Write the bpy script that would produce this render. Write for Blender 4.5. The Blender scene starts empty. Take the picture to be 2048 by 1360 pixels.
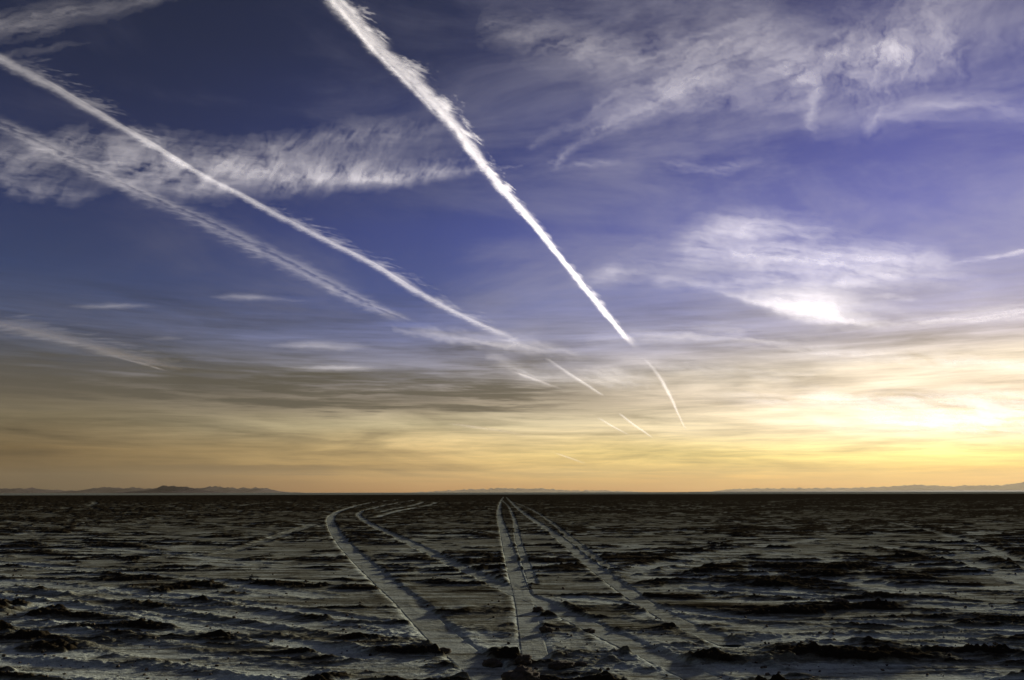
import bpy, bmesh, math, random
import numpy as np
from mathutils import Vector

# ------------------------------------------------------------------ camera, sky, sun, exposure
SC = bpy.context.scene
COL = SC.collection
W0, H0 = 2048.0, 1360.0
FPX = 1706.7                      # focal length in photograph pixels (30 mm on a 36 mm sensor)
CAM_H = 1.5
PITCH = math.radians(10.12)
ROLL = math.radians(0.10)

cam_data = bpy.data.cameras.new('camera')
cam = bpy.data.objects.new('camera', cam_data)
COL.objects.link(cam)
cam.location = (0, 0, CAM_H)
cam.rotation_mode = 'XYZ'
cam.rotation_euler = (math.pi / 2 + PITCH, ROLL, 0)
cam_data.sensor_width = 36.0
cam_data.lens = 36.0 * FPX / W0
cam_data.clip_start = 0.1
cam_data.clip_end = 900000.0
SC.camera = cam

SUN_AZ, SUN_EL = math.radians(29.5), math.radians(6.0)      # azimuth to the right of straight ahead (+Y)
SUN_DIR = Vector((math.sin(SUN_AZ) * math.cos(SUN_EL), math.cos(SUN_AZ) * math.cos(SUN_EL), math.sin(SUN_EL)))
sun_data = bpy.data.lights.new('sun', 'SUN')
sun_data.energy = 4.8
sun_data.angle = math.radians(4.0)
sun_data.color = (1.0, 0.92, 0.80)
sun = bpy.data.objects.new('sun', sun_data)
COL.objects.link(sun)
sun.location = (0, 0, 400)
sun.rotation_euler = SUN_DIR.to_track_quat('Z', 'Y').to_euler()

SC.view_settings.view_transform = 'Standard'
SC.view_settings.look = 'None'
SC.view_settings.exposure = 0.0
SC.view_settings.gamma = 1.0
SC.view_settings.use_curve_mapping = False
SC.cycles.transparent_max_bounces = 24
SC.cycles.max_bounces = 6
SC.cycles.volume_bounces = 0


def lin(c):
    return tuple(((v / 255.0) / 12.92 if v <= 10.3 else ((v / 255.0 + 0.055) / 1.055) ** 2.4) for v in c)


class NT:
    """small helper for wiring shader nodes"""
    def __init__(self, tree):
        self.t = tree
        for n in list(tree.nodes):
            tree.nodes.remove(n)

    def n(self, typ, **kw):
        nd = self.t.nodes.new(typ)
        for k, v in kw.items():
            setattr(nd, k, v)
        return nd

    def put(self, sock, v):
        if isinstance(v, bpy.types.NodeSocket):
            self.t.links.new(v, sock)
        elif v is not None:
            sock.default_value = v

    def m(self, op, a, b=None, c=None, clamp=False):
        nd = self.n('ShaderNodeMath', operation=op, use_clamp=clamp)
        for i, v in enumerate((a, b, c)):
            if v is not None:
                self.put(nd.inputs[i], v)
        return nd.outputs[0]

    def sm(self, x, a, b, lo=0.0, hi=1.0):
        nd = self.n('ShaderNodeMapRange', interpolation_type='SMOOTHSTEP')
        for i, v in enumerate((x, a, b, lo, hi)):
            self.put(nd.inputs[i], v)
        return nd.outputs[0]

    def lr(self, x, a, b, lo=0.0, hi=1.0):
        nd = self.n('ShaderNodeMapRange', interpolation_type='LINEAR')
        for i, v in enumerate((x, a, b, lo, hi)):
            self.put(nd.inputs[i], v)
        return nd.outputs[0]

    def vec(self, x, y, z):
        nd = self.n('ShaderNodeCombineXYZ')
        for i, v in enumerate((x, y, z)):
            self.put(nd.inputs[i], v)
        return nd.outputs[0]

    def noise(self, v, scale=1.0, detail=4.0, rough=0.55, dist=0.0):
        nd = self.n('ShaderNodeTexNoise', noise_dimensions='3D')
        self.put(nd.inputs['Vector'], v)
        nd.inputs['Scale'].default_value = scale
        nd.inputs['Detail'].default_value = detail
        nd.inputs['Roughness'].default_value = rough
        nd.inputs['Distortion'].default_value = dist
        return nd.outputs[0]

    def mix(self, f, a, b, blend='MIX'):
        nd = self.n('ShaderNodeMix', data_type='RGBA', blend_type=blend)
        self.put(nd.inputs[0], f)
        for s, v in ((nd.inputs[6], a), (nd.inputs[7], b)):
            if isinstance(v, bpy.types.NodeSocket):
                self.t.links.new(v, s)
            else:
                s.default_value = (*v[:3], 1.0)
        return nd.outputs[2]

    def ramp(self, f, stops):
        nd = self.n('ShaderNodeValToRGB')
        cr = nd.color_ramp
        cr.interpolation = 'EASE' if False else 'LINEAR'
        while len(cr.elements) > 1:
            cr.elements.remove(cr.elements[-1])
        cr.elements[0].position = stops[0][0]
        cr.elements[0].color = (*stops[0][1], 1)
        for p, c in stops[1:]:
            e = cr.elements.new(p)
            e.color = (*c, 1)
        self.put(nd.inputs[0], f)
        return nd.outputs[0]

    def attr(self, name):
        nd = self.n('ShaderNodeAttribute', attribute_name=name)
        return nd


# ---- world: physical sky, graded to the evening colours of the place, with thin streaked stratus low down
world = bpy.data.worlds.new('World')
SC.world = world
world.use_nodes = True
N = NT(world.node_tree)
sky = N.n('ShaderNodeTexSky', sky_type='NISHITA')
sky.sun_disc = False
sky.sun_elevation = SUN_EL
sky.sun_rotation = SUN_AZ
sky.air_density, sky.dust_density, sky.ozone_density = 1.0, 1.2, 2.0
geo = N.n('ShaderNodeTexCoord')
sep = N.n('ShaderNodeSeparateXYZ')
N.put(sep.inputs[0], geo.outputs['Generated'])
dx, dy, dz = sep.outputs
horiz = N.m('SQRT', N.m('ADD', N.m('MULTIPLY', dx, dx), N.m('MULTIPLY', dy, dy)))
el = N.m('MULTIPLY', N.m('ARCTAN2', dz, horiz), 180 / math.pi)                 # elevation, degrees
az = N.m('MULTIPLY', N.m('ARCTAN2', dx, dy), 180 / math.pi)                    # azimuth, degrees, + to the right
daz = N.m('SUBTRACT', az, math.degrees(SUN_AZ))
ca = N.m('ADD', N.m('MULTIPLY', dx, math.sin(SUN_AZ)), N.m('MULTIPLY', dy, math.cos(SUN_AZ)))
aaz = N.m('MULTIPLY', N.m('ARCCOSINE', N.m('DIVIDE', ca, N.m('MAXIMUM', horiz, 1e-4), clamp=False)), 180 / math.pi)  # angle from the sun's azimuth

elw = N.noise(N.vec(N.m('MULTIPLY', az, 0.03), N.m('MULTIPLY', el, 0.22), 3.0), 1.0, 3.0, 0.5)
el2 = N.m('ADD', el, N.m('MULTIPLY', N.m('SUBTRACT', elw, 0.5), 2.6))
EMAX = 60.0
ef = N.m('DIVIDE', el2, EMAX, clamp=True)


def stops(lst, k=1.0):
    return [(e / EMAX, tuple(v * k for v in lin(c))) for e, c in lst]


ramp_far = N.ramp(ef, stops([(0, (54, 36, 14)), (1.2, (76, 58, 30)), (2.8, (102, 82, 50)), (4.4, (114, 102, 78)),
                             (6, (104, 95, 82)), (8, (82, 83, 92)), (10, (68, 75, 102)), (13, (51, 63, 102)), (17, (41, 51, 92)),
                             (22, (34, 41, 76)), (28, (28, 34, 60)), (34, (23, 28, 50)), (60, (25, 31, 48))]))
ramp_mid = N.ramp(ef, stops([(0, (170, 112, 44)), (1.2, (188, 148, 80)), (2.8, (212, 181, 122)), (4.4, (206, 190, 149)),
                             (6, (172, 157, 136)), (8, (142, 138, 144)), (10, (107, 112, 150)), (13, (74, 87, 146)), (17, (60, 72, 138)),
                             (22, (46, 57, 112)), (28, (36, 44, 84)), (34, (29, 36, 66)), (60, (29, 36, 60))]))
ramp_sun = N.ramp(ef, stops([(0, (150, 98, 30)), (1.0, (200, 163, 71)), (2.4, (250, 231, 140)), (3.9, (250, 232, 195)),
                             (5.6, (250, 231, 206)), (7.4, (228, 214, 192)), (9.6, (180, 174, 188)), (13, (109, 117, 184)), (17, (90, 98, 178)),
                             (22, (74, 81, 156)), (28, (56, 61, 118)), (34, (41, 45, 88)), (60, (35, 39, 68))]))
f1 = N.lr(aaz, 4.0, 35.0)
f2 = N.sm(aaz, 27.0, 60.0)
base = N.mix(f2, N.mix(f1, ramp_sun, ramp_mid), ramp_far)

# low streaked layers: long thin horizontal bands, lit gold on the sun's side and grey-brown away from it
sv = N.vec(N.m('MULTIPLY', az, 0.075), N.m('ADD', N.m('MULTIPLY', el, 0.62), N.m('MULTIPLY', az, 0.012)), 0.0)
s1 = N.noise(sv, 1.0, 7.0, 0.56, 0.9)
sv2 = N.vec(N.m('MULTIPLY', az, 0.11), N.m('ADD', N.m('MULTIPLY', el, 1.9), N.m('MULTIPLY', az, 0.02)), 5.0)
s2 = N.noise(sv2, 1.0, 6.0, 0.65, 0.2)
s3 = N.noise(N.vec(N.m('MULTIPLY', az, 0.16), N.m('ADD', N.m('MULTIPLY', el, 2.4), N.m('MULTIPLY', az, -0.03)), 8.0), 1.0, 6.0, 0.6, 0.8)
lowmask = N.m('MULTIPLY', N.sm(el, 0.15, 1.4), N.sm(el, 9.0, 15.0, 1.0, 0.0))
stre = N.m('ADD', N.m('ADD', N.m('MULTIPLY', N.m('SUBTRACT', s1, 0.5), 2.0), N.m('MULTIPLY', N.m('SUBTRACT', s3, 0.5), 0.7)), N.m('MULTIPLY', N.m('SUBTRACT', s2, 0.5), 1.3))
gain = N.m('ADD', 1.0, N.m('MULTIPLY', stre, lowmask))
base = N.mix(1.0, base, N.vec(gain, gain, gain), 'MULTIPLY')

# grey-brown bank low on the left, seen from its unlit side
bw = N.m('ADD', N.m('MULTIPLY', N.m('SUBTRACT', s1, 0.5), 3.0), N.m('MULTIPLY', N.m('SUBTRACT', s2, 0.5), 5.0))
bc = N.m('ADD', 6.7, N.m('MULTIPLY', N.m('ADD', az, 8.0), -0.004))
bd = N.m('ABSOLUTE', N.m('ADD', N.m('SUBTRACT', el, bc), bw))
bank = N.m('MULTIPLY', N.sm(bd, 0.3, 2.1, 1.0, 0.0), N.m('MULTIPLY', N.sm(az, 0.0, 10.0, 1.0, 0.0), N.sm(az, -45.0, -15.0, 0.45, 1.0)))
bank = N.m('MULTIPLY', bank, N.sm(N.m('ADD', N.m('MULTIPLY', s3, 0.6), N.m('MULTIPLY', s2, 0.6)), 0.46, 0.64, 0.25, 1.0))
base = N.mix(N.m('MULTIPLY', bank, 0.95), base, lin((76, 70, 60)))

# thin dark strips just over the left horizon
d2 = N.m('ABSOLUTE', N.m('ADD', N.m('SUBTRACT', el, 1.55), N.m('ADD', N.m('MULTIPLY', N.m('SUBTRACT', s2, 0.5), 1.6), N.m('MULTIPLY', N.m('SUBTRACT', s1, 0.5), 1.2))))
strip = N.m('MULTIPLY', N.sm(d2, 0.08, 0.40, 1.0, 0.0), N.m('MULTIPLY', N.sm(az, -27.0, -18.0), N.sm(az, -13.0, -8.0, 1.0, 0.0)))
base = N.mix(N.m('MULTIPLY', strip, 0.6), base, lin((96, 76, 50)))

# thin high veil
pz = N.m('ADD', N.m('MAXIMUM', dz, 0.0), 0.06)
pv = N.vec(N.m('DIVIDE', dx, pz), N.m('DIVIDE', dy, pz), 0.0)
v1 = N.noise(pv, 0.9, 8.0, 0.58, 0.6)
v2 = N.noise(N.vec(N.m('MULTIPLY', az, 0.05), N.m('MULTIPLY', el, 0.16), 9.0), 1.0, 7.0, 0.6, 0.8)
veil = N.m('MULTIPLY', N.sm(N.m('ADD', N.m('ADD', N.m('MULTIPLY', v1, 0.5), N.m('MULTIPLY', v2, 0.5)), N.sm(aaz, 0.0, 45.0, 0.09, 0.0)), 0.46, 0.72), N.sm(el, 6.0, 11.0))
veil_c = N.mix(N.sm(aaz, 5.0, 60.0), lin((192, 188, 204)), lin((92, 92, 114)))
base = N.mix(N.m('MULTIPLY', veil, 0.46), base, veil_c)

dim = N.sm(aaz, 55.0, 130.0, 10.0, 6.0)                                        # the evening darkens away from the sun
graded = N.mix(1.0, base, N.vec(dim, dim, dim), 'MULTIPLY')
skyc = N.mix(0.95, sky.outputs[0], graded)
bg = N.n('ShaderNodeBackground')
N.put(bg.inputs[0], skyc)
bg.inputs[1].default_value = 0.1
wo = N.n('ShaderNodeOutputWorld')
N.put(wo.inputs[0], bg.outputs[0])

# ------------------------------------------------------------------ helpers
rng = np.random.default_rng(7)
random.seed(7)
PERM = rng.permutation(4096)
GRAD = np.stack([np.cos(np.linspace(0, 2 * np.pi, 64, endpoint=False)), np.sin(np.linspace(0, 2 * np.pi, 64, endpoint=False))], 1).astype(np.float32)


def pnoise(x, y, seed=0):
    x = np.asarray(x, np.float32); y = np.asarray(y, np.float32)
    xi = np.floor(x).astype(np.int64); yi = np.floor(y).astype(np.int64)
    xf = x - xi; yf = y - yi
    u = xf * xf * xf * (xf * (xf * 6 - 15) + 10)
    v = yf * yf * yf * (yf * (yf * 6 - 15) + 10)

    def g(ix, iy, fx, fy):
        h = PERM[(PERM[(ix + seed * 131) & 4095] + iy) & 4095] & 63
        gr = GRAD[h]
        return gr[..., 0] * fx + gr[..., 1] * fy
    a = g(xi, yi, xf, yf); b = g(xi + 1, yi, xf - 1, yf)
    c = g(xi, yi + 1, xf, yf - 1); d = g(xi + 1, yi + 1, xf - 1, yf - 1)
    return (a + u * (b - a)) * (1 - v) + (c + u * (d - c)) * v * 1.0


def fbm(x, y, seed=0, octs=4, gain=0.5, lac=2.03):
    s = 0.0; a = 1.0; tot = 0.0
    for o in range(octs):
        s = s + a * pnoise(x, y, seed + o * 7)
        tot += a
        x = x * lac + 11.3; y = y * lac + 4.7; a *= gain
    return s / tot * 1.6


def sstep(a, b, x):
    t = np.clip((x - a) / (b - a), 0, 1)
    return t * t * (3 - 2 * t)


CP, SP = math.cos(PITCH), math.sin(PITCH)
CR, SR = math.cos(ROLL), math.sin(ROLL)
RM = np.array(cam.rotation_euler.to_matrix())


def rays(px, py):
    """world direction through a point of the photograph (arrays)"""
    px = np.asarray(px, float); py = np.asarray(py, float)
    d = np.stack([(px - W0 / 2) / FPX, (H0 / 2 - py) / FPX, -np.ones_like(px)], -1)
    d = d @ RM.T
    return d / np.linalg.norm(d, axis=-1, keepdims=True)


def on_plane(px, py, z):
    d = rays(px, py)
    t = (z - CAM_H) / d[..., 2]
    return d * t[..., None] + np.array([0, 0, CAM_H])


def spline(pts, n=10):
    """Catmull-Rom through rows of numbers"""
    P = np.array(pts, float)
    P = np.vstack([2 * P[0] - P[1], P, 2 * P[-1] - P[-2]])
    out = []
    for i in range(1, len(P) - 2):
        for t in np.linspace(0, 1, n, endpoint=False):
            a, b, c, d = P[i - 1], P[i], P[i + 1], P[i + 2]
            out.append(0.5 * ((2 * b) + (c - a) * t + (2 * a - 5 * b + 4 * c - d) * t * t + (3 * b - a - 3 * c + d) * t ** 3))
    out.append(P[-2])
    return np.array(out)


def mesh_np(name, V, F, mat, parent=None, smooth=True, attrs=None):
    me = bpy.data.meshes.new(name)
    V = np.asarray(V, np.float32); F = np.asarray(F, np.int32)
    me.vertices.add(len(V)); me.vertices.foreach_set('co', V.ravel())
    k = F.shape[1]
    me.loops.add(F.size); me.loops.foreach_set('vertex_index', F.ravel())
    me.polygons.add(len(F)); me.polygons.foreach_set('loop_start', np.arange(0, F.size, k, dtype=np.int32))
    if smooth:
        me.polygons.foreach_set('use_smooth', np.ones(len(F), bool))
    for an, av in (attrs or {}).items():
        a = me.attributes.new(an, 'FLOAT', 'POINT')
        a.data.foreach_set('value', np.asarray(av, np.float32).ravel())
    me.update(); me.validate()
    me.materials.append(mat)
    o = bpy.data.objects.new(name, me)
    COL.objects.link(o)
    o.parent = parent
    return o


def grid_faces(r, c, base=0):
    i = np.arange(r - 1)[:, None] * c + np.arange(c - 1)[None, :]
    return (np.stack([i, i + 1, i + c + 1, i + c], -1).reshape(-1, 4) + base)


def tag(o, label=None, cat=None, group=None, kind=None):
    if label: o['label'] = label
    if cat: o['category'] = cat
    if group: o['group'] = group
    if kind: o['kind'] = kind
    return o


def material(name):
    m = bpy.data.materials.new(name)
    m.use_nodes = True
    return m, NT(m.node_tree)


# ------------------------------------------------------------------ materials
def ground_material(name, pale=(0.72, 0.78, 0.62), dark=(0.046, 0.036, 0.020), mid=(0.21, 0.20, 0.13)):
    m, N = material(name)
    tc = N.n('ShaderNodeTexCoord')
    P = tc.outputs['Object']
    dust = N.attr('dust').outputs['Fac']
    n1 = N.noise(P, 9.0, 6.0, 0.62)
    n2 = N.noise(P, 1.3, 5.0, 0.6)
    n3 = N.noise(P, 60.0, 3.0, 0.6)
    stv = N.n('ShaderNodeMapping')
    N.put(stv.inputs['Vector'], P)
    stv.inputs['Scale'].default_value = (0.55, 3.6, 1.0)
    n4 = N.noise(stv.outputs[0], 1.0, 7.0, 0.62, 0.5)                         # wind-drawn streaks of powder
    d = N.m('ADD', dust, N.m('MULTIPLY', N.m('SUBTRACT', n1, 0.5), 0.6))
    stw = N.n('ShaderNodeMapping')
    N.put(stw.inputs['Vector'], P)
    stw.inputs['Rotation'].default_value = (0, 0, 0.06)
    stw.inputs['Scale'].default_value = (1.7, 13.0, 1.0)
    n6 = N.noise(stw.outputs[0], 1.0, 6.0, 0.65, 0.4)
    d = N.m('ADD', d, N.m('MULTIPLY', N.m('SUBTRACT', n4, 0.5), 1.5))
    d = N.m('ADD', d, N.m('MULTIPLY', N.m('SUBTRACT', n6, 0.5), 1.1))
    c = N.mix(N.sm(d, 0.05, 0.45), tuple(dark), mid)
    c = N.mix(N.sm(d, 0.38, 0.98), c, pale)
    n5 = N.noise(P, 23.0, 3.0, 0.6)
    sp = N.m('ADD', 0.0, N.m('MULTIPLY', N.m('ADD', n3, n5), 1.0))
    c = N.mix(1.0, c, N.vec(sp, sp, sp), 'MULTIPLY')
    b = N.n('ShaderNodeBsdfPrincipled')
    N.put(b.inputs['Base Color'], c)
    b.inputs['Roughness'].default_value = 0.95
    b.inputs['Specular IOR Level'].default_value = 0.0
    bp = N.n('ShaderNodeBump')
    bp.inputs['Strength'].default_value = 0.85
    bp.inputs['Distance'].default_value = 0.03
    N.put(bp.inputs['Height'], N.m('ADD', n1, N.m('MULTIPLY', n3, 0.35)))
    N.put(b.inputs['Normal'], bp.outputs[0])
    o = N.n('ShaderNodeOutputMaterial')
    N.put(o.inputs[0], b.outputs[0])
    return m


def rock_material(name, c1, c2, scale):
    m, N = material(name)
    tc = N.n('ShaderNodeTexCoord')
    n1 = N.noise(tc.outputs['Object'], scale, 6.0, 0.6)
    c = N.mix(N.sm(n1, 0.35, 0.65), c1, c2)
    b = N.n('ShaderNodeBsdfPrincipled')
    N.put(b.inputs['Base Color'], c)
    b.inputs['Roughness'].default_value = 0.95
    b.inputs['Specular IOR Level'].default_value = 0.1
    bp = N.n('ShaderNodeBump')
    bp.inputs['Strength'].default_value = 0.7
    bp.inputs['Distance'].default_value = 0.4 / scale
    N.put(bp.inputs['Height'], n1)
    N.put(b.inputs['Normal'], bp.outputs[0])
    o = N.n('ShaderNodeOutputMaterial')
    N.put(o.inputs[0], b.outputs[0])
    return m


def cloud_material(name, colour, fine, veil=0.35):
    """ice cloud: thin scattering medium that passes the sun's light on; how thick it is comes from the mesh"""
    m, N = material(name)
    tc = N.n('ShaderNodeTexCoord')
    a = N.attr('thickness').outputs['Fac']
    n = N.noise(tc.outputs['Object'], fine, 5.0, 0.6)
    a = N.m('MULTIPLY', a, N.m('ADD', 0.62, N.m('MULTIPLY', n, 0.76)))
    al = N.m('SUBTRACT', 1.0, N.m('EXPONENT', N.m('MULTIPLY', a, -1.0)), clamp=True)
    tl = N.n('ShaderNodeBsdfTranslucent')
    N.put(tl.inputs[0], N.mix(al, (0, 0, 0), colour))                       # what it scatters on
    nv = (-SUN_DIR + Vector((0, 0, -1.2))).normalized()
    N.put(tl.inputs['Normal'], N.vec(nv.x, nv.y, nv.z))
    tr = N.n('ShaderNodeBsdfTransparent')
    N.put(tr.inputs[0], N.mix(al, (1, 1, 1), (1 - veil, 1 - veil, 1 - veil)))   # what it lets straight through
    ad = N.n('ShaderNodeAddShader')
    N.put(ad.inputs[0], tr.outputs[0]); N.put(ad.inputs[1], tl.outputs[0])
    o = N.n('ShaderNodeOutputMaterial')
    N.put(o.inputs[0], ad.outputs[0])
    return m


M_GROUND = ground_material('salt_dusted_mud')
M_TRACK = ground_material('packed_track_dust', (0.60, 0.64, 0.50))
M_CLOD = rock_material('dry_clod_earth', (0.26, 0.21, 0.13), (0.06, 0.045, 0.028), 30.0)
M_HILL = rock_material('bare_hill_rock', (0.07, 0.05, 0.055), (0.045, 0.033, 0.036), 0.004)
M_CLOUD = cloud_material('ice_cloud', (0.92, 0.92, 0.95), 0.0016)
M_TRAIL = cloud_material('contrail_ice', (0.95, 0.95, 0.96), 0.006)

# ------------------------------------------------------------------ tyre tracks: where they run (traced on the ground)
def ground_path(pts):
    s = spline(pts, 8)
    g = on_plane(s[:, 0], s[:, 1], 0.0)
    return g[:, :2]


# name, points, half width (m), depth (m), dustiness, berm
TRACKS = [
    ('T1', [(800, 999), (745, 1005), (695, 1017), (662, 1034), (668, 1060), (690, 1090), (725, 1125), (770, 1165), (815, 1203), (852, 1240), (895, 1280), (945, 1320), (1010, 1375)], 0.19, 0.030, 0.98, 0.030,
     'long dust-filled wheel rut curving from the left towards the camera'),
    ('T2', [(830, 1000), (765, 1012), (718, 1027), (735, 1045), (775, 1065), (830, 1090), (890, 1120), (950, 1148), (1010, 1175), (1070, 1200), (1130, 1226), (1200, 1260), (1290, 1302), (1400, 1352), (1460, 1380)], 0.155, 0.030, 0.98, 0.030,
     'wheel rut sweeping diagonally across the middle to the bottom right'),
    ('T3', [(1008, 993), (1001, 1004), (998, 1028), (1006, 1060), (1014, 1090), (1022, 1120), (1031, 1150), (1041, 1180), (1051, 1215), (1058, 1250), (1064, 1280), (1072, 1320)], 0.135, 0.022, 0.98, 0.026,
     'broad straight wheel rut running up the middle to the horizon'),
    ('T4', [(1004, 1001), (1018, 1015), (1030, 1045), (1036, 1080), (1046, 1112), (1057, 1142), (1066, 1168)], 0.08, 0.016, 0.95, 0.02,
     'narrow wheel rut close beside the broad middle one'),
    ('T5', [(1012, 994), (1028, 1010), (1052, 1030), (1090, 1055), (1130, 1085), (1165, 1115), (1200, 1143), (1250, 1180), (1300, 1213), (1370, 1250), (1460, 1288)], 0.135, 0.022, 0.95, 0.026,
     'wheel rut bending off to the right of the middle ruts'),
    ('T6', [(1022, 1003), (1060, 1018), (1100, 1043), (1145, 1080), (1190, 1115), (1230, 1140)], 0.09, 0.016, 0.85, 0.016,
     'faint outer wheel rut right of all the middle ruts'),
]
OLD = [   # worn, wind-smoothed older tracks
    ([(872, 1005), (862, 1010), (830, 1016), (790, 1024), (755, 1034)], 0.17, 0.85),
    ([(846, 1004), (830, 1010), (795, 1017), (760, 1024)], 0.17, 0.8),
    ([(-60, 1160), (100, 1172), (280, 1196), (450, 1222), (650, 1252), (850, 1275)], 0.20, 0.8),
    ([(-60, 1176), (100, 1192), (260, 1218), (430, 1246), (600, 1268)], 0.14, 0.65),
    ([(-60, 1232), (80, 1260), (250, 1290), (420, 1320), (600, 1352)], 0.16, 0.8),
    ([(-20, 1246), (60, 1222), (150, 1193), (240, 1172)], 0.12, 0.7),
    ([(1320, 1232), (1480, 1252), (1700, 1274), (2100, 1302)], 0.22, 0.85),
    ([(1500, 1085), (1700, 1088), (1850, 1105), (1980, 1135), (2090, 1175)], 0.22, 0.75),
    ([(1440, 1150), (1650, 1160), (1850, 1180), (2080, 1190)], 0.25, 0.7),
    ([(1150, 1310), (1250, 1335), (1380, 1370)], 0.25, 0.7),
    ([(620, 1052), (560, 1072), (500, 1092), (440, 1108)], 0.16, 0.6),
    ([(900, 1275), (1050, 1290), (1250, 1280), (1450, 1300)], 0.35, 0.8),
    ([(1350, 1145), (1420, 1120), (1520, 1100)], 0.2, 0.6),
    ([(1330, 1340), (1600, 1352), (1900, 1362)], 0.3, 0.75),
    ([(-60, 1192), (200, 1222), (450, 1262), (720, 1312)], 0.13, 0.9),
    ([(-60, 1122), (300, 1150), (640, 1192)], 0.16, 0.85),
    ([(240, 1180), (600, 1222), (830, 1262)], 0.12, 0.9),
    ([(-60, 1085), (250, 1100), (520, 1128)], 0.2, 0.75),
    ([(1150, 1196), (1500, 1236), (1800, 1250), (2110, 1262)], 0.13, 0.9),
    ([(1400, 1178), (1750, 1205), (2110, 1222)], 0.15, 0.85),
    ([(1560, 1108), (1800, 1132), (2110, 1150)], 0.2, 0.8),
    ([(1780, 1045), (1930, 1080), (2030, 1120), (2110, 1160)], 0.14, 0.7),
    ([(1240, 1150), (1330, 1128), (1480, 1100), (1640, 1078)], 0.2, 0.75),
    ([(0, 1330), (250, 1345), (520, 1372)], 0.16, 0.85),
    ([(1300, 1320), (1420, 1300), (1600, 1280), (2000, 1270)], 0.16, 0.8),
    ([(178, 1012), (190, 1007), (186, 1003)], 0.2, 0.6),
    ([(470, 1012), (520, 1007), (560, 1004), (590, 1006)], 0.2, 0.65),
    ([(1540, 1004), (1590, 1000), (1640, 996)], 0.25, 0.5),
]
PATHS = [(ground_path(t[1]), t[2], t[3], t[4], t[5]) for t in TRACKS]
OLDP = [(ground_path(p), w, du) for p, w, du in OLD]


def path_dist(x, y, path, reach):
    """distance of each point to a ground polyline (large where out of reach)"""
    out = np.full(x.shape, 1e3, np.float32)
    lo, hi = path.min(0) - reach, path.max(0) + reach
    idx = np.nonzero((x > lo[0]) & (x < hi[0]) & (y > lo[1]) & (y < hi[1]))[0]
    xs, ys = x[idx], y[idx]
    best = np.full(xs.shape, 1e3, np.float32)
    for a, b in zip(path[:-1], path[1:]):
        l, h = np.minimum(a, b) - reach, np.maximum(a, b) + reach
        k = np.nonzero((xs > l[0]) & (xs < h[0]) & (ys > l[1]) & (ys < h[1]))[0]
        if not len(k):
            continue
        d = b - a
        L2 = max(float(d @ d), 1e-9)
        t = np.clip(((xs[k] - a[0]) * d[0] + (ys[k] - a[1]) * d[1]) / L2, 0, 1)
        q = np.hypot(xs[k] - a[0] - t * d[0], ys[k] - a[1] - t * d[1])
        best[k] = np.minimum(best[k], q)
    out[idx] = best
    return out


MOUNDS = [  # centre in the photograph, half width and half depth in metres, height
    (1600, 1316, 0.95, 0.26, 0.15), (1420, 1300, 0.35, 0.18, 0.10), (1770, 1318, 0.5, 0.2, 0.10), (1365, 1290, 0.22, 0.12, 0.09),
    (700, 1290, 0.7, 0.22, 0.09), (870, 1296, 0.2, 0.12, 0.08), (130, 1290, 0.8, 0.25, 0.12), (60, 1275, 0.3, 0.15, 0.08),
    (895, 1226, 0.25, 0.15, 0.10), (1260, 1215, 0.4, 0.3, 0.09), (1720, 1150, 0.9, 0.5, 0.10), (1900, 1160, 0.9, 0.5, 0.10),
    (60, 1222, 0.4, 0.2, 0.10), (1690, 1200, 0.2, 0.15, 0.07), (1420, 1215, 0.8, 0.4, 0.08), (1560, 1222, 0.7, 0.3, 0.08),
    (240, 1236, 0.8, 0.25, 0.08), (1650, 1244, 0.6, 0.2, 0.07), (1010, 1318, 0.3, 0.12, 0.06), (1180, 1330, 0.5, 0.15, 0.05),
    (960, 1180, 0.5, 0.3, 0.07), (330, 1160, 0.8, 0.4, 0.08), (640, 1125, 0.8, 0.4, 0.07), (1500, 1060, 2.0, 1.0, 0.10),
]
MOUNDW = [(on_plane(np.array([a]), np.array([b]), 0.0)[0][:2], w, d, h) for a, b, w, d, h in MOUNDS]


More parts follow.
